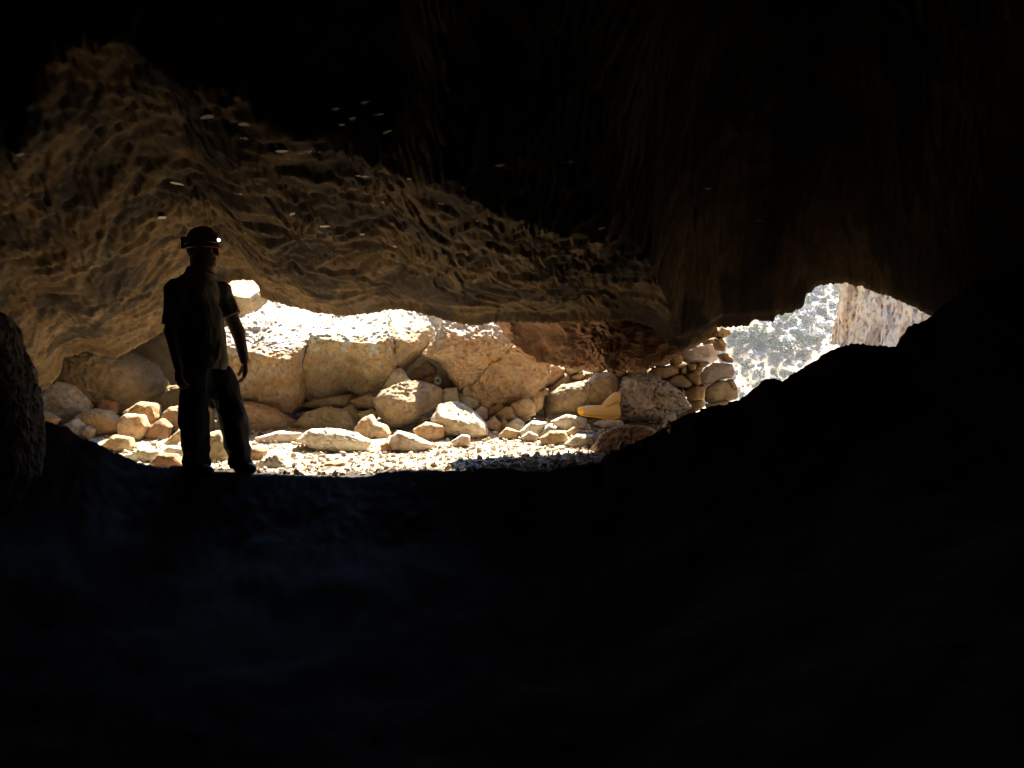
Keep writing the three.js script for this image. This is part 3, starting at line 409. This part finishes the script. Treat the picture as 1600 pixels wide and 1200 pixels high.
// ---------------------------------------------------------------- loose gravel and litter on the ground (uncountable)
{
  const r = rng(42), N = 9000, geo = (() => { const g = new THREE.IcosahedronGeometry(1, 1); g.deleteAttribute('uv'); g.deleteAttribute('normal'); const m = mergeVertices(g), p = m.attributes.position; for (let i = 0; i < p.count; i++) { const k = 1 + 0.35 * n3(p.getX(i) * 1.7, p.getY(i) * 1.7, p.getZ(i) * 1.7); p.setXYZ(i, p.getX(i) * k, p.getY(i) * 0.65 * k, p.getZ(i) * k * 0.85); } return m.toNonIndexed(); })();
  geo.computeVertexNormals();
  const im = new THREE.InstancedMesh(geo, std({ color: 0xffffff }), N), M = new THREE.Matrix4(), Q = new THREE.Quaternion(), E = new THREE.Euler(), C = new THREE.Color();
  for (let i = 0; i < N; i++) {
    const px = 40 + 1010 * r(), d = 6.62 + 3.6 * Math.pow(r(), 1.4), x = wx(px, d), s = 0.004 + 0.026 * Math.pow(r(), 6);
    E.set(r() * 6, r() * 6, r() * 6); Q.setFromEuler(E);
    M.compose(new THREE.Vector3(x, EYE + floorH(x, d) + s * 0.25, -d), Q, new THREE.Vector3(s * (0.7 + 0.8 * r()), s, s)); im.setMatrixAt(i, M);
    const t = r(), c = t < 0.7 ? [0.52, 0.45, 0.34] : t < 0.86 ? [0.36, 0.27, 0.16] : t < 0.9 ? [0.30, 0.17, 0.08] : [0.10, 0.075, 0.05], v = 0.75 + 0.5 * r();
    im.setColorAt(i, C.setRGB(c[0] * v, c[1] * v, c[2] * v));
  }
  tag(named(im, 'gravel'), 'loose gravel strewn over the sunlit ground', 'gravel', null, 'stuff'); scene.add(shade(im));
  // dry leaf litter in the shade at right
  const lg = new THREE.BufferGeometry(); lg.setAttribute('position', new THREE.Float32BufferAttribute([-1, 0, 0, 0, 0.18, 0.4, 1, 0, 0, -1, 0, 0, 1, 0, 0, 0, 0.12, -0.4], 3)); lg.computeVertexNormals();
  const L = 2600, lm = new THREE.InstancedMesh(lg, std({ color: 0xffffff, side: THREE.DoubleSide }), L);
  for (let i = 0; i < L; i++) {
    const px = i % 3 ? 780 + 300 * r() : 350 + 600 * r(), d = 6.6 + (i % 3 ? 3 : 1.8) * r(), x = wx(px, d), s = 0.012 + 0.018 * r();
    E.set((r() - 0.5) * 0.9, r() * 6.3, (r() - 0.5) * 0.9); Q.setFromEuler(E);
    M.compose(new THREE.Vector3(x, EYE + floorH(x, d) + 0.008, -d), Q, new THREE.Vector3(s, s, s)); lm.setMatrixAt(i, M);
    const t = r(), c = t < 0.6 ? [0.09, 0.055, 0.03] : t < 0.85 ? [0.2, 0.13, 0.07] : [0.42, 0.33, 0.2]; im.userData && lm.setColorAt(i, C.setRGB(...c));
  }
  tag(named(lm, 'leaf_litter'), 'dry leaf litter on the shaded ground beside the slope', 'leaf litter', null, 'stuff'); scene.add(shade(lm));
}
// dry twigs
const twigMat = std({ color: new THREE.Color().setRGB(0.46, 0.38, 0.26) });
function twig(label, pts, d, rad = 0.004) {
  const v = pts.map(([px, py], i) => { const x = wx(px, d); return new THREE.Vector3(x, Math.max(wy(py, d), EYE + floorH(x, d) + rad), -d + (i % 2) * 0.02); });
  const m = new THREE.Mesh(new THREE.TubeGeometry(new THREE.CatmullRomCurve3(v), 10, rad, 5), twigMat);
  tag(named(m, 'dry_twig'), label, 'twig'); scene.add(shade(m));
}
twig('pale forked twig on the dark litter, upper arm', [[889, 712], [900, 706], [908, 701]], 7.35);
twig('pale forked twig on the dark litter, lower arm', [[889, 712], [898, 714], [906, 717]], 7.33);
twig('short pale stick on the crest below the forked twig', [[857, 722], [861, 727], [867, 732]], 6.95);
twig('bent dry stalk standing out of the small heap', [[655, 572], [657, 566], [655, 561], [660, 559]], 9.5, 0.0035);
twig('dry stalk lying left of the small heap', [[628, 578], [634, 582], [640, 583]], 9.4, 0.003);

// white pipe end in the heap
{
  const g = new THREE.Group(); g.position.set(wx(684, 9.45), wy(594, 9.45), -9.45);
  const mat = std({ color: new THREE.Color().setRGB(0.72, 0.72, 0.72), roughness: 0.5 });
  const a = new THREE.LatheGeometry([[0.02, -0.07], [0.032, -0.07], [0.034, 0], [0.034, 0.06], [0.03, 0.064], [0.02, 0.06], [0.02, -0.07]].map(p => new THREE.Vector2(...p)), 24); a.rotateX(Math.PI / 2);
  const t = new THREE.Mesh(a, mat); t.name = 'tube'; g.add(t);
  const c = new THREE.TorusGeometry(0.033, 0.004, 8, 24); c.translate(0, 0, 0.055); const rm = new THREE.Mesh(c, mat); rm.name = 'rim'; g.add(rm);
  g.rotation.set(0.15, 0.1, 0);
  tag(named(g, 'pipe_end'), 'short white pipe end lying in the heap of small stones', 'pipe'); scene.add(shade(g));
}
// ---------------------------------------------------------------- yellow boot lying before the pitted boulder
{
  const d = 9.3, k = d / F, boot = new THREE.Group(); boot.position.set(wx(937, d), wy(655, d), -d);
  const P = (px, py) => [(px - 937) * k, (655 - py) * k];
  const rubber = std({ color: new THREE.Color().setRGB(0.62, 0.42, 0.14), roughness: 0.55 }), cap = std({ color: new THREE.Color().setRGB(0.72, 0.42, 0.03), roughness: 0.45 }), lining = std({ color: new THREE.Color().setRGB(0.03, 0.025, 0.02) });
  function loft(sections, closed) {          // sections: [cx, cy, halfheight, halfdepth, tilt]
    const n = 28, pos = [], idx = [];
    sections.forEach(([x, y, a, b, t]) => { for (let i = 0; i < n; i++) { const th = i / n * 6.2832, u = Math.sign(Math.sin(th)) * Math.pow(Math.abs(Math.sin(th)), 0.8) * a, w = Math.cos(th) * b; const wr = 1 + 0.04 * n3(x * 20 + u * 15, y * 20, w * 20); pos.push(x - u * Math.sin(t) * wr, y + u * Math.cos(t) * wr, w * wr); } });
    for (let j = 0; j < sections.length - 1; j++) for (let i = 0; i < n; i++) { const p = j * n + i, q = j * n + (i + 1) % n; idx.push(p, q, p + n, q, q + n, p + n); }
    if (closed) { const c = pos.length / 3; const s = sections[0]; pos.push(s[0], s[1], 0); for (let i = 0; i < n; i++) idx.push(c, (i + 1) % n, i); }
    const g = new THREE.BufferGeometry(); g.setAttribute('position', new THREE.Float32BufferAttribute(pos, 3)); g.setIndex(idx); g.computeVertexNormals(); return g;
  }
  const S = (px, py, a, b, t = 0) => [...P(px, py), a * k, b * k, t];
  const dbl = m => { m.side = THREE.DoubleSide; return m; };
  const foot = new THREE.Mesh(loft([S(911, 642.5, 7.5, 9.5), S(918, 642.5, 9, 11.5), S(928, 643, 10, 12), S(938, 643.5, 11, 11.5), S(948, 643.5, 12, 11), S(957, 643, 13, 10.5, 0.05), S(964, 642, 13, 10, 0.1), S(968.5, 641, 11, 9, 0.1)]), dbl(rubber)); foot.name = 'foot'; boot.add(foot);
  const toe = new THREE.Mesh(loft([S(902.5, 642, 2, 4), S(903.5, 642, 4.2, 7), S(906, 642.5, 7, 9.3), S(912, 642.5, 8.1, 10.4)], true), dbl(cap)); toe.name = 'toe_cap'; boot.add(toe);
  const heel = new THREE.Mesh(loft([S(968, 641, 11.2, 9.2, 0.1), S(970, 640, 8, 6, 0.1), S(970.6, 640, 2, 2, 0.1)]), dbl(lining)); heel.name = 'opening'; boot.add(heel);
  const shaft = new THREE.Mesh(loft([S(938, 638.5, 1.5, 5, 0.5), S(943, 635.5, 4.5, 8.5, 0.6), S(950, 631, 7, 9, 0.65), S(957, 626, 8.5, 8.5, 0.6), S(963, 622, 9.5, 7.5, 0.35), S(969, 622, 9.5, 6.5, 0.05)], true), dbl(rubber)); shaft.name = 'shaft'; boot.add(shaft);
  const so = loft([S(908, 648.5, 1.6, 9.5), S(925, 651, 1.8, 12.5), S(940, 653, 1.8, 11.5), S(955, 655, 2, 11), S(966, 652.5, 2.2, 9.5, 0.5)]); const sole = new THREE.Mesh(so, dbl(cap)); sole.name = 'sole'; boot.add(sole);
  const seam = new THREE.Mesh(new THREE.TubeGeometry(new THREE.CatmullRomCurve3([[940, 640], [945, 639.5], [951, 634], [959, 630], [967, 628]].map(([a, b]) => new THREE.Vector3(...P(a, b), 8.6 * k))), 24, 0.004, 6), dbl(std({ color: new THREE.Color().setRGB(0.40, 0.25, 0.07) }))); seam.name = 'seam'; boot.add(seam);
  tag(named(boot, 'rubber_boot'), 'worn yellow rubber boot lying on its side against the pitted boulder', 'boot'); scene.add(shade(boot));
}

// ---------------------------------------------------------------- person standing on the crest
{
  const d = 6.5, k = d / F, P = (px, py, z = 0) => new THREE.Vector3((px - 325) * k, (741 - py) * k, z);
  const cap = (p, a, b, ra, rb) => { const ab = b.clone().sub(a), ap = p.clone().sub(a), t = clamp(ap.dot(ab) / ab.lengthSq()); return ap.addScaledVector(ab, -t).length() - lerp(ra, rb, t); };
  const ell = (p, c, r) => { const x = (p.x - c.x) / r.x, y = (p.y - c.y) / r.y, z = (p.z - c.z) / r.z, l = Math.sqrt(x * x + y * y + z * z); return (l - 1) * Math.min(r.x, r.y, r.z); };
  const smin = (a, b, h) => { const t = clamp(0.5 + 0.5 * (b - a) / h); return lerp(b, a, t) - h * t * (1 - t); };
  function field(fn, c, half, n) {            // marching cubes of a distance field
    const mc = new MarchingCubes(n, new THREE.MeshBasicMaterial(), false, false, 400000); mc.isolation = 0;
    const p = new THREE.Vector3(), hs = n / 2;
    for (let z = 0; z < n; z++) for (let y = 0; y < n; y++) for (let x = 0; x < n; x++) { p.set(c.x + (x - hs) / hs * half.x, c.y + (y - hs) / hs * half.y, c.z + (z - hs) / hs * half.z); mc.field[x + y * n + z * n * n] = -fn(p); }
    mc.update();
    const cnt = mc.count ?? mc.geometry.drawRange.count, pos = new Float32Array(cnt * 3);
    for (let i = 0; i < cnt; i++) { pos[i * 3] = mc.positionArray[i * 3] * half.x + c.x; pos[i * 3 + 1] = mc.positionArray[i * 3 + 1] * half.y + c.y; pos[i * 3 + 2] = mc.positionArray[i * 3 + 2] * half.z + c.z; }
    let g = new THREE.BufferGeometry(); g.setAttribute('position', new THREE.BufferAttribute(pos, 3)); g = mergeVertices(g, 1e-4); g.computeVertexNormals(); return g;
  }
  const V = (x, y, z) => new THREE.Vector3(x, y, z);
  const RS = P(286, 457, 0.12), LS = P(334, 453, -0.13), RE = P(281, 520, 0.16), RW = P(294, 574, 0.19), LE = P(362, 518, -0.16), LW = P(374, 564, -0.13);
  const RH = P(309, 582, 0.06), LH = P(341, 588, -0.06), RK = P(310, 655, 0.09), LK = P(361, 655, -0.06), RA = P(313, 722, 0.07), LA = P(373, 724, -0.09);
  const headC = P(317.5, 389);
  const hF = V(0.98, 0, 0.199), hR = V(-0.199, 0, 0.98);      // the way the head faces and its right side
  const hp = (f, u, s) => headC.clone().addScaledVector(hF, f).add(V(0, u, 0)).addScaledVector(hR, s);
  function headF(p) {
    const q = p.clone().sub(headC), l = V(q.dot(hF), q.y, q.dot(hR));
    let s = ell(l, V(-0.012, 0.03, 0), V(0.098, 0.108, 0.078));
    s = smin(s, ell(l, V(0.020, -0.055, 0), V(0.072, 0.085, 0.062)), 0.03);
    s = smin(s, ell(l, V(0.068, -0.115, 0), V(0.026, 0.022, 0.026)), 0.03);
    s = smin(s, cap(l, V(0.088, 0.015, 0), V(0.112, -0.040, 0), 0.008, 0.013), 0.012);
    s = smin(s, ell(l, V(0.094, -0.070, 0), V(0.012, 0.006, 0.024)), 0.006); s = smin(s, ell(l, V(0.090, -0.084, 0), V(0.012, 0.007, 0.022)), 0.006);
    s = smin(s, ell(l, V(0.082, 0.022, 0), V(0.016, 0.012, 0.055)), 0.015);
    for (const e of [-1, 1]) { s = smin(s, ell(l, V(-0.012, -0.02, e * 0.078), V(0.018, 0.032, 0.012)), 0.006); s = smin(s, ell(l, V(0.078, 0.0, e * 0.032), V(0.013, 0.011, 0.014)), 0.004); }
    return s;
  }
  const handF = (wrist, tip, side, palm) => {             // palm, four unequal curled fingers and a thumb; returns a distance function
    const dir = tip.clone().sub(wrist).normalize(), across = side.clone().addScaledVector(dir, -side.dot(dir)).normalize(), nor = palm.clone().addScaledVector(dir, -palm.dot(dir)).addScaledVector(across, -palm.dot(across)).normalize();
    const at = (a, b, c) => wrist.clone().addScaledVector(dir, a).addScaledVector(across, b).addScaledVector(nor, c);
    const segs = [];
    [[-0.030, 0.070, 0.8], [-0.010, 0.082, 1], [0.010, 0.078, 0.95], [0.029, 0.062, 0.8]].forEach(([b, L, q]) => { const a0 = at(0.085, b, 0), a1 = at(0.085 + L * 0.45, b * 1.05, 0.010), a2 = at(0.085 + L * 0.72, b * 1.05, 0.027), a3 = at(0.085 + L * 0.80, b, 0.047); segs.push([a0, a1, 0.0098 * q + 0.001, 0.0092 * q + 0.001], [a1, a2, 0.0092 * q + 0.001, 0.0085 * q], [a2, a3, 0.0085 * q, 0.0075 * q]); });
    const t0 = at(0.030, -0.030, 0.006), t1 = at(0.062, -0.052, 0.018), t2 = at(0.090, -0.050, 0.032);
    segs.push([t0, t1, 0.014, 0.0115], [t1, t2, 0.0115, 0.009]);
    const knuckles = [at(0.02, -0.018, 0), at(0.085, -0.028, 0), at(0.02, 0.016, 0), at(0.085, 0.026, 0)];
    return p => { let s = smin(cap(p, knuckles[0], knuckles[1], 0.016, 0.015), cap(p, knuckles[2], knuckles[3], 0.016, 0.014), 0.03); for (const g of segs) s = smin(s, cap(p, ...g), 0.004); return s; };
  };
  const lHand = handF(LW, P(377, 600, -0.11), V(0.5, 0, 0.86), V(-0.86, 0, 0.5)), rHand = handF(RW, P(299, 604, 0.22), V(0.8, 0, 0.6), V(-0.3, 0, -0.95));
  const neckA = P(318, 436), neckB = P(314, 408);
  function bodyF(p) {
    let s = headF(p);
    s = smin(s, cap(p, neckA, neckB, 0.082, 0.074), 0.03);
    s = smin(s, cap(p, RS, LS, 0.065, 0.062), 0.05);
    s = smin(s, cap(p, P(313, 470), P(320, 560), 0.12, 0.095), 0.06);
    s = smin(s, cap(p, RS, RE, 0.056, 0.047), 0.03); s = smin(s, cap(p, RE, RW, 0.047, 0.032), 0.015);
    s = smin(s, cap(p, LS, LE, 0.056, 0.047), 0.03); s = smin(s, cap(p, LE, LW, 0.047, 0.032), 0.015);
    s = smin(s, cap(p, RH, RK, 0.085, 0.055), 0.05); s = smin(s, cap(p, RK, RA, 0.055, 0.038), 0.02); s = smin(s, cap(p, LH, LK, 0.085, 0.055), 0.05); s = smin(s, cap(p, LK, LA, 0.055, 0.038), 0.02);
    return s;
  }
  const body = field(bodyF, V(0, 0.87, 0), V(0.42, 0.92, 0.36), 128);
  const hands = [[lHand, LW, P(377, 600, -0.11)], [rHand, RW, P(299, 604, 0.22)]].map(([f, a, b]) => field(f, a.clone().lerp(b, 0.55), V(0.12, 0.14, 0.12), 74));
  const skin = std({ color: new THREE.Color().setRGB(0.20, 0.115, 0.075), roughness: 0.6 }), shirtM = std({ color: new THREE.Color().setRGB(0.11, 0.104, 0.095) }), trouserM = std({ color: new THREE.Color().setRGB(0.02, 0.02, 0.022) }), shoeM = std({ color: new THREE.Color().setRGB(0.03, 0.026, 0.022), roughness: 0.7 });
  const person = new THREE.Group(); person.position.set(wx(325, d), wy(741, d), -d);
  const add = (g, m, n, parent = person) => { const o = new THREE.Mesh(g, m); o.name = n; parent.add(o); return o; };
  add(mergeGeometries([body, ...hands]), skin, 'body');
  // shirt: loose, short sleeves, hem over the belt
  const fold = (p, a, f) => a * fbm(p.x * f, p.y * f * 0.55, p.z * f, 3);
  const shirtF = p => {
    let s = cap(p, P(306, 455, 0.02), P(317, 562, 0), 0.135, 0.150); s = smin(s, cap(p, P(291, 480, 0.08), P(303, 562, 0.06), 0.10, 0.10), 0.05);
    s = smin(s, cap(p, RS, LS, 0.074, 0.072), 0.07); s = smin(s, cap(p, P(322, 500, 0.02), P(329, 562, 0.02), 0.12, 0.12), 0.06);
    s = smin(s, cap(p, RS, RS.clone().lerp(RE, 0.82), 0.076, 0.072), 0.03); s = smin(s, cap(p, LS, LS.clone().lerp(LE, 0.55), 0.076, 0.070), 0.03);
    s = smin(s, cap(p, neckA.clone().add(V(-0.02, -0.03, 0)), neckB.clone().add(V(-0.015, -0.075, 0)), 0.095, 0.078), 0.03);
    s += fold(p, 0.014, 9);
    s = Math.max(s, P(0, 578).y - p.y + 0.008 * Math.sin(p.x * 25));
    for (const [a, b, t] of [[RS, RE, 0.86], [LS, LE, 0.60]]) { const ax = b.clone().sub(a), L = ax.length(); ax.divideScalar(L); const q = p.clone().sub(a); if (q.dot(ax) > L * t - 0.02 && cap(p, a, b, 0.085, 0.085) < 0.0 && cap(p, P(306, 452), P(318, 568), 0.15, 0.15) > 0) s = Math.max(s, q.dot(ax) - L * t); }
    return s;
  };
  add(field(shirtF, V(-0.02, 1.05, 0), V(0.36, 0.42, 0.36), 110), shirtM, 'shirt');
  const collarG = new THREE.TorusGeometry(0.083, 0.013, 8, 24); collarG.rotateX(Math.PI / 2 - 0.25); collarG.translate(...P(317, 431).toArray()); add(collarG, shirtM, 'collar');
  const trouserF = p => {
    let s = smin(cap(p, P(311, 586, 0.03), P(331, 592, -0.03), 0.116, 0.10), cap(p, RH, RK, 0.106, 0.100), 0.05);
    s = smin(s, cap(p, LH, LK, 0.098, 0.098), 0.04);
    const a = cap(p, RK, P(313, 728, 0.07), 0.100, 0.086), b = cap(p, LK, P(371, 732, -0.085), 0.098, 0.080);
    s = smin(s, Math.min(a, b), 0.025);
    s += fold(p, 0.016, 8) + 0.008 * Math.sin(p.y * 55 + 4 * p.x) * sstep(0.35, 0.05, p.y);
    s = Math.max(s, 0.035 - p.y, p.y - P(0, 566).y);
    return s;
  };
  add(field(trouserF, V(0, 0.40, 0), V(0.42, 0.46, 0.34), 110), trouserM, 'trousers');
  const shoeF = (a, t) => p => { let s = smin(cap(p, a.clone().setY(0.05), t.clone().setY(0.035), 0.048, 0.036), cap(p, a.clone().setY(0.10), a.clone().setY(0.05), 0.045, 0.05), 0.03); return Math.max(s, 0.0 - p.y); };
  add(field(shoeF(P(313, 0, 0.07), P(338, 0, 0.16)), V(0, 0.06, 0.1), V(0.26, 0.16, 0.2), 60), shoeM, 'shoe');
  add(field(shoeF(P(371, 0, -0.085), P(391, 0, -0.03)), V(0.25, 0.06, -0.06), V(0.26, 0.16, 0.2), 60), shoeM, 'shoe');
  // hair below the helmet
  const hairF = p => { const q = p.clone().sub(headC), l = V(q.dot(hF), q.y, q.dot(hR)); let s = ell(l, V(-0.022, 0.018, 0), V(0.100, 0.112, 0.084)); return Math.max(s, l.x - 0.035 - 0.4 * Math.max(0, l.y - 0.03), -0.055 - l.y); };
  add(field(hairF, headC, V(0.15, 0.15, 0.15), 60), std({ color: new THREE.Color().setRGB(0.015, 0.012, 0.01) }), 'hair');
  // helmet with rim, strap, battery box and lit lamp
  const helmetM = std({ color: new THREE.Color().setRGB(0.13, 0.02, 0.015), roughness: 0.45 }), blackM = std({ color: new THREE.Color().setRGB(0.015, 0.015, 0.016), roughness: 0.5 });
  const hel = new THREE.Group(); hel.name = 'helmet'; hel.position.copy(hp(-0.006, 0.028, 0)); hel.rotation.y = -Math.atan2(hF.z, hF.x); hel.rotation.z = 0.04; person.add(hel);
  const shellPts = []; for (let i = 0; i <= 16; i++) { const a = i / 16 * Math.PI / 2; shellPts.push(new THREE.Vector2(Math.pow(Math.sin(a), 0.85) * 1, Math.pow(Math.cos(a), 0.85))); } shellPts.push(new THREE.Vector2(1.02, -0.08), new THREE.Vector2(1.06, -0.2), new THREE.Vector2(1.03, -0.24), new THREE.Vector2(0.97, -0.2), new THREE.Vector2(0.95, 0));
  const sh = new THREE.LatheGeometry(shellPts, 40); sh.scale(0.117, 0.128, 0.104); add(sh, helmetM, 'shell', hel);
  const ribG = new THREE.TorusGeometry(1, 0.05, 6, 32, Math.PI); ribG.scale(0.118, 0.129, 0.12); add(ribG, helmetM, 'ridge', hel);
  const bat = new THREE.BoxGeometry(0.034, 0.085, 0.075, 3, 4, 3); bat.translate(-0.126, 0.02, 0); const bp = bat.attributes.position; for (let i = 0; i < bp.count; i++) bp.setX(i, bp.getX(i) - 0.5 * Math.pow(bp.getZ(i), 2)); bat.computeVertexNormals(); add(bat, blackM, 'battery_box', hel);
  const band = new THREE.TorusGeometry(1, 0.06, 6, 40); band.rotateX(Math.PI / 2); band.scale(0.121, 0.16, 0.108); band.translate(0, 0.012, 0); add(band, blackM, 'headband', hel);
  const lampM = new THREE.Matrix4().makeRotationY(-0.45).setPosition(0.118, 0.022, 0.012);
  const hs = new THREE.LatheGeometry([[0, 0], [0.018, 0], [0.023, 0.008], [0.025, 0.024], [0.022, 0.026], [0.019, 0.021], [0, 0.020]].map(p => new THREE.Vector2(...p)), 28); hs.rotateZ(-Math.PI / 2); hs.applyMatrix4(lampM); add(hs, blackM, 'headlamp', hel);
  const lens = new THREE.CircleGeometry(0.0115, 24); lens.rotateY(Math.PI / 2); lens.translate(0.0225, 0, 0); lens.applyMatrix4(lampM); add(lens, std({ color: 0xffffff, emissive: new THREE.Color(0.85, 0.93, 1), emissiveIntensity: 1.6 }), 'lens', hel);
  const spot = new THREE.SpotLight(0xdfeaff, 0.2, 0, 0.5, 0.6, 2); spot.name = 'lamp_light'; spot.position.set(0.03, 0, 0).applyMatrix4(lampM); spot.target.position.set(2, -0.5, 0).applyMatrix4(lampM); spot.castShadow = true; hel.add(spot, spot.target); spot.target.name = 'lamp_aim';
  const strap = new THREE.TubeGeometry(new THREE.CatmullRomCurve3([V(0.03, -0.02, 0.1), V(0.035, -0.09, 0.082), V(0.05, -0.155, 0.03), V(0.05, -0.16, 0), V(0.05, -0.155, -0.03), V(0.035, -0.09, -0.082), V(0.03, -0.02, -0.1)]), 30, 0.005, 6); add(strap, blackM, 'chin_strap', hel);
  const dang = new THREE.TubeGeometry(new THREE.CatmullRomCurve3([V(0.05, -0.16, 0.0), V(0.045, -0.19, 0.01), V(0.052, -0.23, 0.012)]), 10, 0.006, 6); add(dang, blackM, 'strap_end', hel);
  tag(named(person, 'person'), 'person in a helmet with a lit headlamp, silhouetted on the crest facing right', 'person'); scene.add(shade(person));
}

// ---------------------------------------------------------------- scrub on the far hillside
{
  const r = rng(77);
  const shrubGeo = seed => {
    const q = rng(seed), parts = [], lobes = []; for (let i = 0; i < 6; i++) lobes.push([(q() - 0.5) * 1.3, 0.35 + 0.45 * q(), (q() - 0.5) * 1.1, 0.35 + 0.25 * q()]);
    const pos = [], col = [];
    for (let i = 0; i < 900; i++) {
      const L = lobes[i % 6], a = q() * 6.283, b = Math.acos(2 * q() - 1), rr = L[3] * (0.75 + 0.3 * q()), x = L[0] + rr * Math.sin(b) * Math.cos(a), y = Math.max(0.02, L[1] + rr * Math.cos(b)), z = L[2] + rr * Math.sin(b) * Math.sin(a), s = 0.05 + 0.06 * q();
      const v = 0.7 + 0.6 * q(), c = [0.085 * v, 0.10 * v, 0.035 * v];
      for (let k = 0; k < 3; k++) { pos.push(x + s * (q() - 0.5) * 2.4, y + s * (q() - 0.5) * 2.4, z + s * (q() - 0.5) * 2.4); col.push(...c); }
    }
    const g = new THREE.BufferGeometry(); g.setAttribute('position', new THREE.Float32BufferAttribute(pos, 3)); g.setAttribute('color', new THREE.Float32BufferAttribute(col, 3)); g.computeVertexNormals(); return g;
  };
  const leafMat = std({ vertexColors: true, side: THREE.DoubleSide }), trunkMat = std({ color: new THREE.Color().setRGB(0.13, 0.09, 0.06) });
  const protos = [1, 2, 3].map(i => { const g = new THREE.Group(); const c = new THREE.Mesh(shrubGeo(500 + i), leafMat); c.name = 'crown'; g.add(c); const t = new THREE.Mesh(new THREE.CylinderGeometry(0.05, 0.09, 0.6, 6), trunkMat); t.name = 'trunk'; t.position.y = 0.1; g.add(t); return g; });
  const spots = [[1175, 520, 20], [1150, 525, 15], [1172, 535, 26], [1190, 541, 22], [1203, 533, 22], [1215, 545, 18], [1236, 546, 24], [1228, 500, 16], [1222, 497, 14], [1270, 498, 14], [1262, 472, 14], [1275, 460, 12], [1285, 470, 10], [1252, 530, 18], [1262, 540, 16], [1218, 518, 12], [1240, 505, 12], [1160, 552, 16], [1168, 572, 14], [1186, 584, 16], [1228, 584, 12], [1245, 520, 12], [1280, 484, 12], [1264, 512, 14], [1210, 528, 16], [1186, 528, 15], [1150, 538, 12], [1246, 486, 12], [1148, 560, 9], [1205, 556, 9], [1250, 556, 10], [1270, 530, 14]];
  spots.forEach(([px, py, w], i) => {
    let d = 90; while (d < 260 && EYE + terrainH(wx(px, d), d) < wy(py + w * 0.25, d)) d += 0.4;
    const o = protos[i % 3].clone(), s = w / F * d * 0.75; o.position.set(wx(px, d), EYE + terrainH(wx(px, d), d) - 0.05, -d); o.scale.set(s, s * (0.8 + 0.3 * r()), s); o.rotation.y = r() * 6;
    tag(named(o, 'hillside_shrub'), 'rounded green shrub among the pale rocks on the far hillside', 'shrub', 'shrubs on the far hillside'); scene.add(shade(o));
  });
  const rg = (() => { const g = new THREE.IcosahedronGeometry(1, 2); g.deleteAttribute('uv'); g.deleteAttribute('normal'); const m = mergeVertices(g), p = m.attributes.position; for (let i = 0; i < p.count; i++) { const k = 1 + 0.4 * n3(p.getX(i) * 1.3, p.getY(i) * 1.3, p.getZ(i) * 1.3); p.setXYZ(i, p.getX(i) * k, p.getY(i) * k * 0.8, p.getZ(i) * k); } const q = m.toNonIndexed(); q.computeVertexNormals(); return q; })();
  const C = new THREE.Color(), Q = new THREE.Quaternion(), M = new THREE.Matrix4();
  const N = 1700, im = new THREE.InstancedMesh(rg, std({ color: 0xffffff }), N);
  for (let i = 0; i < N; i++) { const u = 0.18 + 0.2 * r(), d = 92 + 75 * r(), x = u * d, up = sstep(105, 122, d), s = (0.10 + 0.55 * Math.pow(r(), 3)) * (0.4 + 0.7 * up); Q.setFromEuler(new THREE.Euler(r() * 6, r() * 6, r() * 6)); M.compose(new THREE.Vector3(x, EYE + terrainH(x, d) + s * 0.2, -d), Q, new THREE.Vector3(s, s * (0.7 + 0.8 * r()), s)); im.setMatrixAt(i, M); const v = 0.85 + 0.3 * r(); im.setColorAt(i, C.setRGB(0.42 * v, 0.415 * v, 0.41 * v)); }
  tag(named(im, 'hillside_rocks'), 'pale rocks strewn over the far hillside', 'rocks', null, 'stuff'); scene.add(shade(im));
  const N2 = 900, lm = new THREE.InstancedMesh(shrubGeo(600), leafMat, N2);
  for (let i = 0; i < N2; i++) { const u = 0.18 + 0.2 * r(), d = 92 + 75 * r(), x = u * d, s = 0.2 + 0.5 * Math.pow(r(), 2); Q.setFromEuler(new THREE.Euler(0, r() * 6, 0)); M.compose(new THREE.Vector3(x, EYE + terrainH(x, d), -d), Q, new THREE.Vector3(s, s, s)); lm.setMatrixAt(i, M); const v = r(); lm.setColorAt(i, v < 0.5 ? C.setRGB(1, 1, 1) : C.setRGB(2.2, 1.5, 1.4)); }
  tag(named(lm, 'hillside_scrub'), 'low dry scrub covering the far hillside', 'scrub', null, 'stuff'); scene.add(shade(lm));
}

renderer.render(scene, camera);
